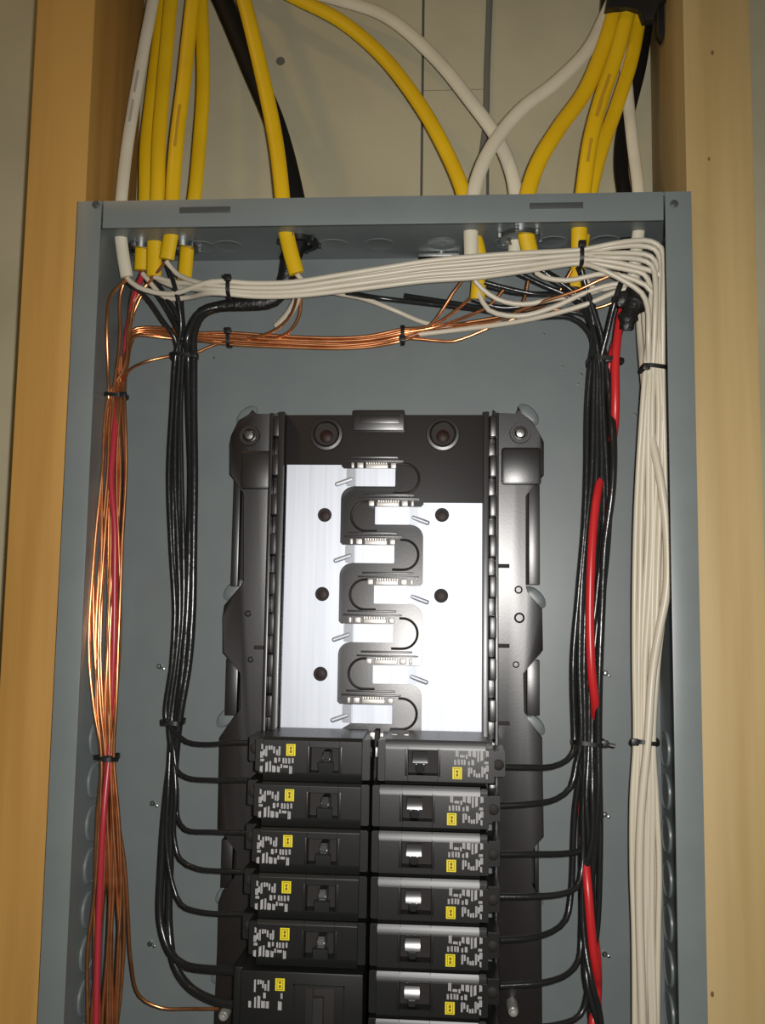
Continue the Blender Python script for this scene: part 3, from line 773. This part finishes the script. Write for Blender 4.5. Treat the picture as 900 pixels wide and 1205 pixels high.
for i in range(7):
    thick = i >= 5
    u, row = LU[i]
    pp = LH[i] + bundle_px(BST, u, row, 4.0, 90+i, 0.10) + LX[i]
    lab = ('black wire of the left bundle bending into the %s left breaker down' % ORDL[i]) if not thick else ('thick black wire of the left bundle sweeping into the two-pole breaker, ' + ('upper' if i == 5 else 'lower') + ' one')
    wire('black_wire', px_path(pp, 4.5), M_BLACKW, 2.5 if thick else 1.5, lab, GB, n=10)
# sheath of the thick black cable lying under the white run
P = px_path([(340,306,62),(335,332,64),(322,352,66),(295,357,66),(262,360,66),(238,366,66),(226,380,66)], 4)
bm = BM(); tube(bm, P, 5.4, 4.6, n=12, taper=[1.0 - .55*max(0, i/(len(P)-1)-.45)/.55 for i in range(len(P))])
tag(obj('black_sheath', bm, M_TAPE), 'black taped sheath lying below the white run at upper left', 'cable')

# --- black and red wires, right
RST = [(704,425,60,9), (704,480,62,12), (705,560,62,15), (702,620,62,17), (695,700,62,17), (690,780,62,16), (690,873,62,13)]
RH = [
 [(556,352,66),(590,362,66),(640,356,64),(676,350,62),(692,366,60),(699,395,60)],
 [(627,302,54),(638,318,56),(662,334,58),(684,352,60),(696,380,60)],
 [(680,314,52),(686,330,54),(690,350,56),(698,378,58)],
 [(476,348,84),(540,358,76),(600,368,70),(650,370,66),(682,362,64),(695,382,62)],
 [(408,344,60),(440,350,80),(500,357,80),(560,364,76),(620,374,72),(672,374,66),(694,392,64)],
 [(570,336,66),(610,345,64),(650,346,62),(680,346,64),(697,372,64)],
 [(735,322,50),(728,340,48),(720,368,52),(713,398,56)],
 [(640,318,60),(670,336,62),(692,348,64),(703,380,64)],
 [(606,320,62),(640,336,62),(672,350,62),(690,366,60),(700,395,58)],
 [(684,316,50),(690,340,54),(700,370,56),(708,398,58)],
 [(600,372,74),(660,366,70),(690,372,68),(703,395,66)],
]
RX = [
 [(676,882,60),(668,894,58),(650,902,54),(620,903,48),(588,902,45)],
 [(678,900,62),(672,926,60),(655,940,56),(625,946,48),(588,948,45)],
 [(686,930,66),(688,985,66),(684,1000,62),(668,1004,58),(620,1005,48),(588,1005,45)],
 [(686,960,60),(685,1020,58),(679,1044,54),(660,1052,50),(620,1055,46),(588,1055,45)],
 [(676,960,68),(672,1050,66),(666,1082,62),(650,1096,56),(620,1104,48),(588,1106,45)],
 [(684,960,70),(684,1090,68),(681,1130,62),(668,1146,56),(640,1156,48),(588,1160,45)],
 [(694,960,62),(692,1100,60),(692,1165,58),(683,1194,56),(655,1206,50),(588,1210,45)],
 [(706,940,66),(706,1010,66),(703,1090,66),(695,1150,64),(702,1205,64),(712,1300,64),(716,1470,64)],
 [(690,940,58),(693,1000,58),(688,1060,60),(690,1130,60),(694,1180,62),(700,1250,62),(704,1470,62)],
 [(697,930,56),(697,985,56),(686,1040,58),(688,1110,54),(696,1155,48),(706,1195,50),(712,1300,56),(714,1470,58)],
 [(698,940,68),(697,1010,70),(698,1090,72),(703,1160,72),(708,1250,70),(710,1470,70)],
]
RU = [(-.95, 0), (-.6, 0), (-.8, 1), (-.25, 0), (-.45, 1), (.0, 1), (.35, 0), (.95, 0), (.1, 0), (.6, 0), (.75, 1)]
GR = 'black wires in the right bundle'
for i in range(11):
    u, row = RU[i]
    pp = RH[i] + bundle_px(RST, u, row, 4.0, 120+i, 0.12) + RX[i]
    lab = 'black wire of the right bundle bending into the %s right breaker down' % (['first', 'second', 'third', 'fourth', 'fifth', 'sixth', 'seventh'][i]) if i < 7 else 'black wire at the right edge of the right bundle, running straight down'
    if i > 7: lab = ['black wire in the middle of the right bundle, running on past the breakers', 'black wire crossing the bright red one low in the right bundle', 'black wire behind the right bundle, running on out at the bottom'][i-8]
    wire('black_wire', px_path(pp, 4.5), M_BLACKW, 1.8, lab, GR, n=10)
pp = [(742,352,62),(734,372,62),(726,400,62),(719,425,62),(718,470,60),(721,505,50),(722,540,46),(720,580,46),(712,640,50),(708,720,54),(705,800,54),(704,873,56),(704,940,56),(698,1010,60),(690,1100,64),(690,1150,54),(700,1190,52),(712,1225,56),(718,1300,60),(720,1470,62)]
wire('black_wire', px_path(pp, 4.5), M_BLACKW, 2.3, 'glossy thicker black wire twisting over the red one in the right bundle', GR, n=10)
pp = [(736,352,54),(730,372,54),(726,400,52),(724,425,51),(724,470,51),(723,500,55),(718,530,66),(709,555,66),(702,585,56),(696,650,49),(694,730,48),(696,790,48),(700,828,54),(698,855,70),(692,880,74),(685,920,74),(686,975,72),(688,1005,62),(692,1050,53),(697,1110,53),(702,1145,58),(703,1165,68),(698,1200,60),(697,1240,60),(700,1470,64)]
wire('red_wire', px_path(pp, 4.5), M_REDW, 2.7, 'bright red wire weaving down through the right black bundle', None, n=10)
pp = [(739,352,58),(729,385,60),(718,425,60),(711,470,66),(709,520,68),(706,560,69),(700,640,70),(692,730,70),(690,800,70),(692,873,70),(690,960,72),(694,1010,74),(698,1080,74),(704,1140,72),(703,1190,68),(698,1300,64),(696,1470,64)]
wire('red_wire', px_path(pp, 4.5), M_REDW, 2.2, 'second red wire, mostly hidden inside the right black bundle', None, n=10)
# taped end of the black cable above the red wire
P = px_path([(750,338,52),(752,350,46),(744,362,42),(739,374,42),(737,388,44)], 2.5)
t = empty('taped_cable_end', at(742, 360, 56), 'ragged black taped cable end above the bright red wire', 'cable end')
bm = BM(); tube(bm, P, 7.4, 6.0, n=12, taper=[.85+.3*math.sin(i*1.1)**2 - .55*max(0, i/(len(P)-1)-.35) for i in range(len(P))]); obj('tape_wrap', bm, M_TAPE, t)
bm = BM(); P = px_path([(738,346,46),(733,352,42),(728,361,42)], 2.5); tube(bm, P, 4.6, 3.4, n=10, taper=[.6+.5*math.sin(math.pi*i/(len(P)-1)) for i in range(len(P))]); obj('tape_flap', bm, M_TAPE, t)
# loose black ends near the corner and centre
wire('black_wire', px_path([(640,320,56),(650,330,58),(668,340,60),(682,346,66)], 4), M_BLACKW, 1.7, 'short black wire slanting behind the white tie, right of centre')
wire('black_wire', px_path([(570,332,56),(600,340,56),(630,346,56),(660,348,58),(682,352,58)], 4), M_BLACKW, 1.6, 'black wire running flat below the white run, right of centre')

# --- bare copper
CVST = [(136,467,54,9.5), (131,560,49,15), (128,640,46,17.5), (125,760,42,18), (125,830,42,14), (126,891,44,8), (126,960,46,12), (127,1050,48,16), (125,1120,48,19), (122,1205,48,18), (119,1470,48,18)]
CH = [(262,398,82), (330,402,83), (400,404,83), (440,401,82), (474,394,80)]
CF = [
 [(505,384,76),(522,364,70),(534,345,66),(544,332,62)],
 [(510,382,80),(540,362,72),(556,348,66),(562,344,62)],
 [(515,384,80),(550,372,72),(575,360,66),(592,341,60)],
 [(520,388,82),(570,380,76),(605,368,68),(617,352,62),(622,330,56)],
 [(520,384,84),(580,378,74),(630,358,60),(680,342,50),(706,330,46),(729,321,44)],
 [(520,401,80),(535,401,79),(556,394,78),(585,382,76),(640,366,70),(700,363,62),(730,352,58)],
 [(515,386,86),(570,376,82),(620,366,74),(650,352,64),(672,318,58)],
]
GC = 'bare copper wires tied in the copper run'
for i in range(7):
    off = (i-3)/3.0
    u, row = [(-.2, 1), (.1, 1), (.45, 0), (.7, 0), (.95, 0), (.85, 1), (.5, 1)][i]
    pp = bundle_px(CVST, u, row, 2.9, 160+i, 0.20)[::-1]
    pp += [(147+3*off, 430, 66), (150+3*off, 408, 74), (157+2*off, 392+3*off, 78), (172, 389+4*off, 80), (200, 391+4*off, 81), (232, 396+4*off, 81)]
    for (x, y, Y) in CH: pp.append((x, y + off*6.5, Y + 1.6*(i % 2)))
    pp += CF[i]
    lab = ['bare copper wire ending highest below the white centre cable', 'bare copper wire ending at the centre yellow cable', 'bare copper wire curling up right of the centre yellow cable', 'bare copper wire rising to the yellow cable right of centre',
           'bare copper wire crossing in front of the black wires at upper right', 'lowest bare copper wire of the run, looping flat past its tie', 'bare copper wire ending at the bracket cables at upper right'][i]
    wire('copper_wire', px_path(pp, 4.5, 0.5, i), M_COPPER, 1.1, lab, GC)
pp = bundle_px(CVST, .3, 0, 2.6, 190, 0.15)[::-1] + [(147,448,62),(152,436,72),(168,427,80),(195,420,84),(228,416,84),(252,406,84),(290,399,82),(318,391,78),(338,376,72),(347,358,66),(350,335,56),(349,322,51)]
wire('copper_wire', px_path(pp, 4.5), M_COPPER, 1.1, 'bare copper wire looping lowest left of the black bundle', GC)
pp = bundle_px(CVST, .0, 0, 2.6, 191, 0.15)[::-1] + [(147,420,64),(158,396,74),(200,398,84),(262,403,85),(310,400,84),(338,392,80),(352,372,74),(354,345,66),(351,325,56)]
wire('copper_wire', px_path(pp, 4.5), M_COPPER, 1.1, 'bare copper wire curving up to the yellow cable left of centre', GC)
VH = [
 ([(149,326,56),(142,345,58),(141,400,58)], (-.35, 0), 'bare copper wire dropping straight from the white cable at left'),
 ([(148,330,54),(130,348,42),(126,380,38),(127,430,44)], (-.95, 0), 'bare copper wire bowing nearest the left side wall'),
 ([(168,318,68),(156,345,66),(151,385,62),(147,430,58)], (-.65, 0), 'bare copper wire from the leftmost yellow cable'),
 ([(182,325,62),(160,352,62),(152,390,62),(148,430,60)], (-.5, 1), 'bare copper wire from the second yellow cable'),
 ([(196,306,54),(168,345,64),(154,380,66),(149,425,62)], (-.8, 1), 'bare copper wire from the third yellow cable'),
]
GV = 'bare copper wires down the left wall'
for i, (hd, (u, row), lab) in enumerate(VH):
    wire('copper_wire', px_path(hd + bundle_px(CVST, u, row, 2.9, 200+i, 0.2), 4.5), M_COPPER, 1.1, lab, GV)
# stray copper leaving low to the interior
for i, (pp, lab) in enumerate((
 ([(141,420,58),(139,467,57),(137,560,52),(134,640,50),(133,760,46),(130,830,46),(130,891,47),(136,950,52),(146,1010,56),(151,1080,60),(154,1130,64),(164,1172,70),(190,1186,74),(225,1187,74),(258,1187,72)], 'bare copper wire bending right at the bottom toward the interior'),
 ([(143,420,58),(141,467,58),(138,560,54),(136,640,52),(134,760,48),(131,830,48),(131,891,49),(138,960,54),(145,1040,56),(146,1110,58),(142,1170,58),(136,1230,58),(130,1470,58)], 'bare copper wire bowing out at the lower right of the copper bundle'))):
    wire('copper_wire', px_path(pp, 4.5), M_COPPER, 1.1, lab, GV)
pp = [(168,322,66),(160,345,62),(150,390,68),(146,430,68),(139,467,58),(134,520,48),(131,565,44),(135,620,42),(135,680,42),(134,760,42),(131,830,44),(128,891,44),(122,960,39),(117,1060,41),(113,1205,41),(112,1470,42)]
wire('red_wire', px_path(pp, 4.5), M_REDL, 2.0, 'dull red wire running inside the left copper bundle', None)

# ------------------------------------------------------------------ cable ties
def tie(px, py, Y, rx, ry, horiz, label, head=(1, 0), tail=None):
    """loop round a bundle: horiz = the bundle runs horizontally, so the loop stands in the Y-Z plane"""
    c = at(px, py, Y); t = empty('cable_tie', c, label, 'cable tie', 'black cable ties')
    n = 28; bm = BM(); rings = []
    for i in range(n):
        a = 2*math.pi*i/n; ca, sa = math.cos(a), math.sin(a)
        k = (abs(ca)**3 + abs(sa)**3)**(-1/3)
        ring = []
        for (dr, dw) in ((0, -1.25), (0.8, -1.25), (0.8, 1.25), (0, 1.25)):
            u, v = (rx+dr)*ca*k, (ry+dr)*sa*k
            p = (c.x+dw, c.y+v, c.z+u) if horiz else (c.x+u, c.y+v, c.z+dw + 0.6*math.sin(a*2))
            ring.append(bm.verts.new(p))
        rings.append(ring)
    for i in range(n):
        for j in range(4):
            bm.faces.new((rings[i][j], rings[i][(j+1) % 4], rings[(i+1) % n][(j+1) % 4], rings[(i+1) % n][j]))
    obj('strap', bm, M_TIE, t)
    bm = BM()
    if horiz: h = (c.x, c.y-ry-1.2, c.z+head[0]*rx*.8)
    else: h = (c.x+head[0]*rx*.95, c.y-ry*.6-1.0, c.z)
    box(bm, h[0]-2.2, h[0]+2.2, h[1]-1.8, h[1]+1.8, h[2]-2.0, h[2]+2.0, bev=0.6); obj('head', bm, M_TIE, t)
    if tail:
        q = Vector(h); bm = BM()
        tube(bm, spline([q, q+Vector((tail[0]*.5, -1, tail[1]*.5)), q+Vector((tail[0], -1.5, tail[1]))], 1.5), 1.2, 0.5, n=6); obj('tail', bm, M_TIE, t)
tie(271, 340, 42, 5.6, 7.0, True, 'black cable tie around the white run at upper left')
tie(683, 302, 42, 6.2, 7.0, True, 'black cable tie around the white run at upper right')
tie(270, 399, 82, 5.2, 4.5, True, 'black cable tie on the copper run beside the left black bundle')
tie(474, 394, 81, 5.4, 4.5, True, 'black cable tie on the copper run near its middle', head=(-1, 0), tail=(0.5, -5))
tie(137, 467, 57, 6.6, 7.0, False, 'upper black cable tie on the left copper bundle', tail=(-3, 1))
tie(126, 891, 46, 6.4, 7.0, False, 'lower black cable tie on the left copper bundle', head=(.4, 0), tail=(7, -.3))
tie(217, 420, 64, 8.2, 7.0, False, 'upper black cable tie on the left black bundle', head=(1, 0), tail=(3, -1))
tie(204, 849, 65, 6.6, 7.0, False, 'lower black cable tie on the left black bundle', head=(-.6, 0))
tie(712, 426, 60, 10.6, 10.0, False, 'upper black cable tie holding the black and bright red wires', head=(.1, 0), tail=(4, 1.5))
tie(692, 873, 64, 9.4, 10.0, False, 'lower black cable tie on the right black bundle', head=(1, 0), tail=(6, -1))
tie(769, 434, 47, 7.4, 7.4, False, 'upper black cable tie on the white bundle at right', head=(-.8, 0), tail=(-4, -4))
tie(759, 872, 56, 7.2, 8.0, False, 'lower black cable tie on the white bundle at right', head=(-1.05, 0), tail=(-3, 0))

# ------------------------------------------------------------------ small pale posts at the foot of the interior
for (x, y, lab) in ((604, 1192, 'small pale plastic post beside the lowest right breaker'), (262, 1197, 'small pale plastic post left of the two-pole breaker')):
    p = at(x, y, 62)
    t = empty('plastic_post', (p.x, 76, p.z), lab, 'post', 'pale posts at the bottom')
    bm = BM(); lathe(bm, [(3.4, 24), (3.4, 3), (2.8, 1), (0.4, 0)], p, n=14); obj('shaft', bm, M_PALE, t)
    bm = BM(); lathe(bm, [(2.0, 1), (1.8, -0.8), (0.3, -1.0)], p, n=10); obj('screw_tip', bm, M_TIN, t)

for o in bpy.data.objects:
    if '_p' in o: del o['_p']
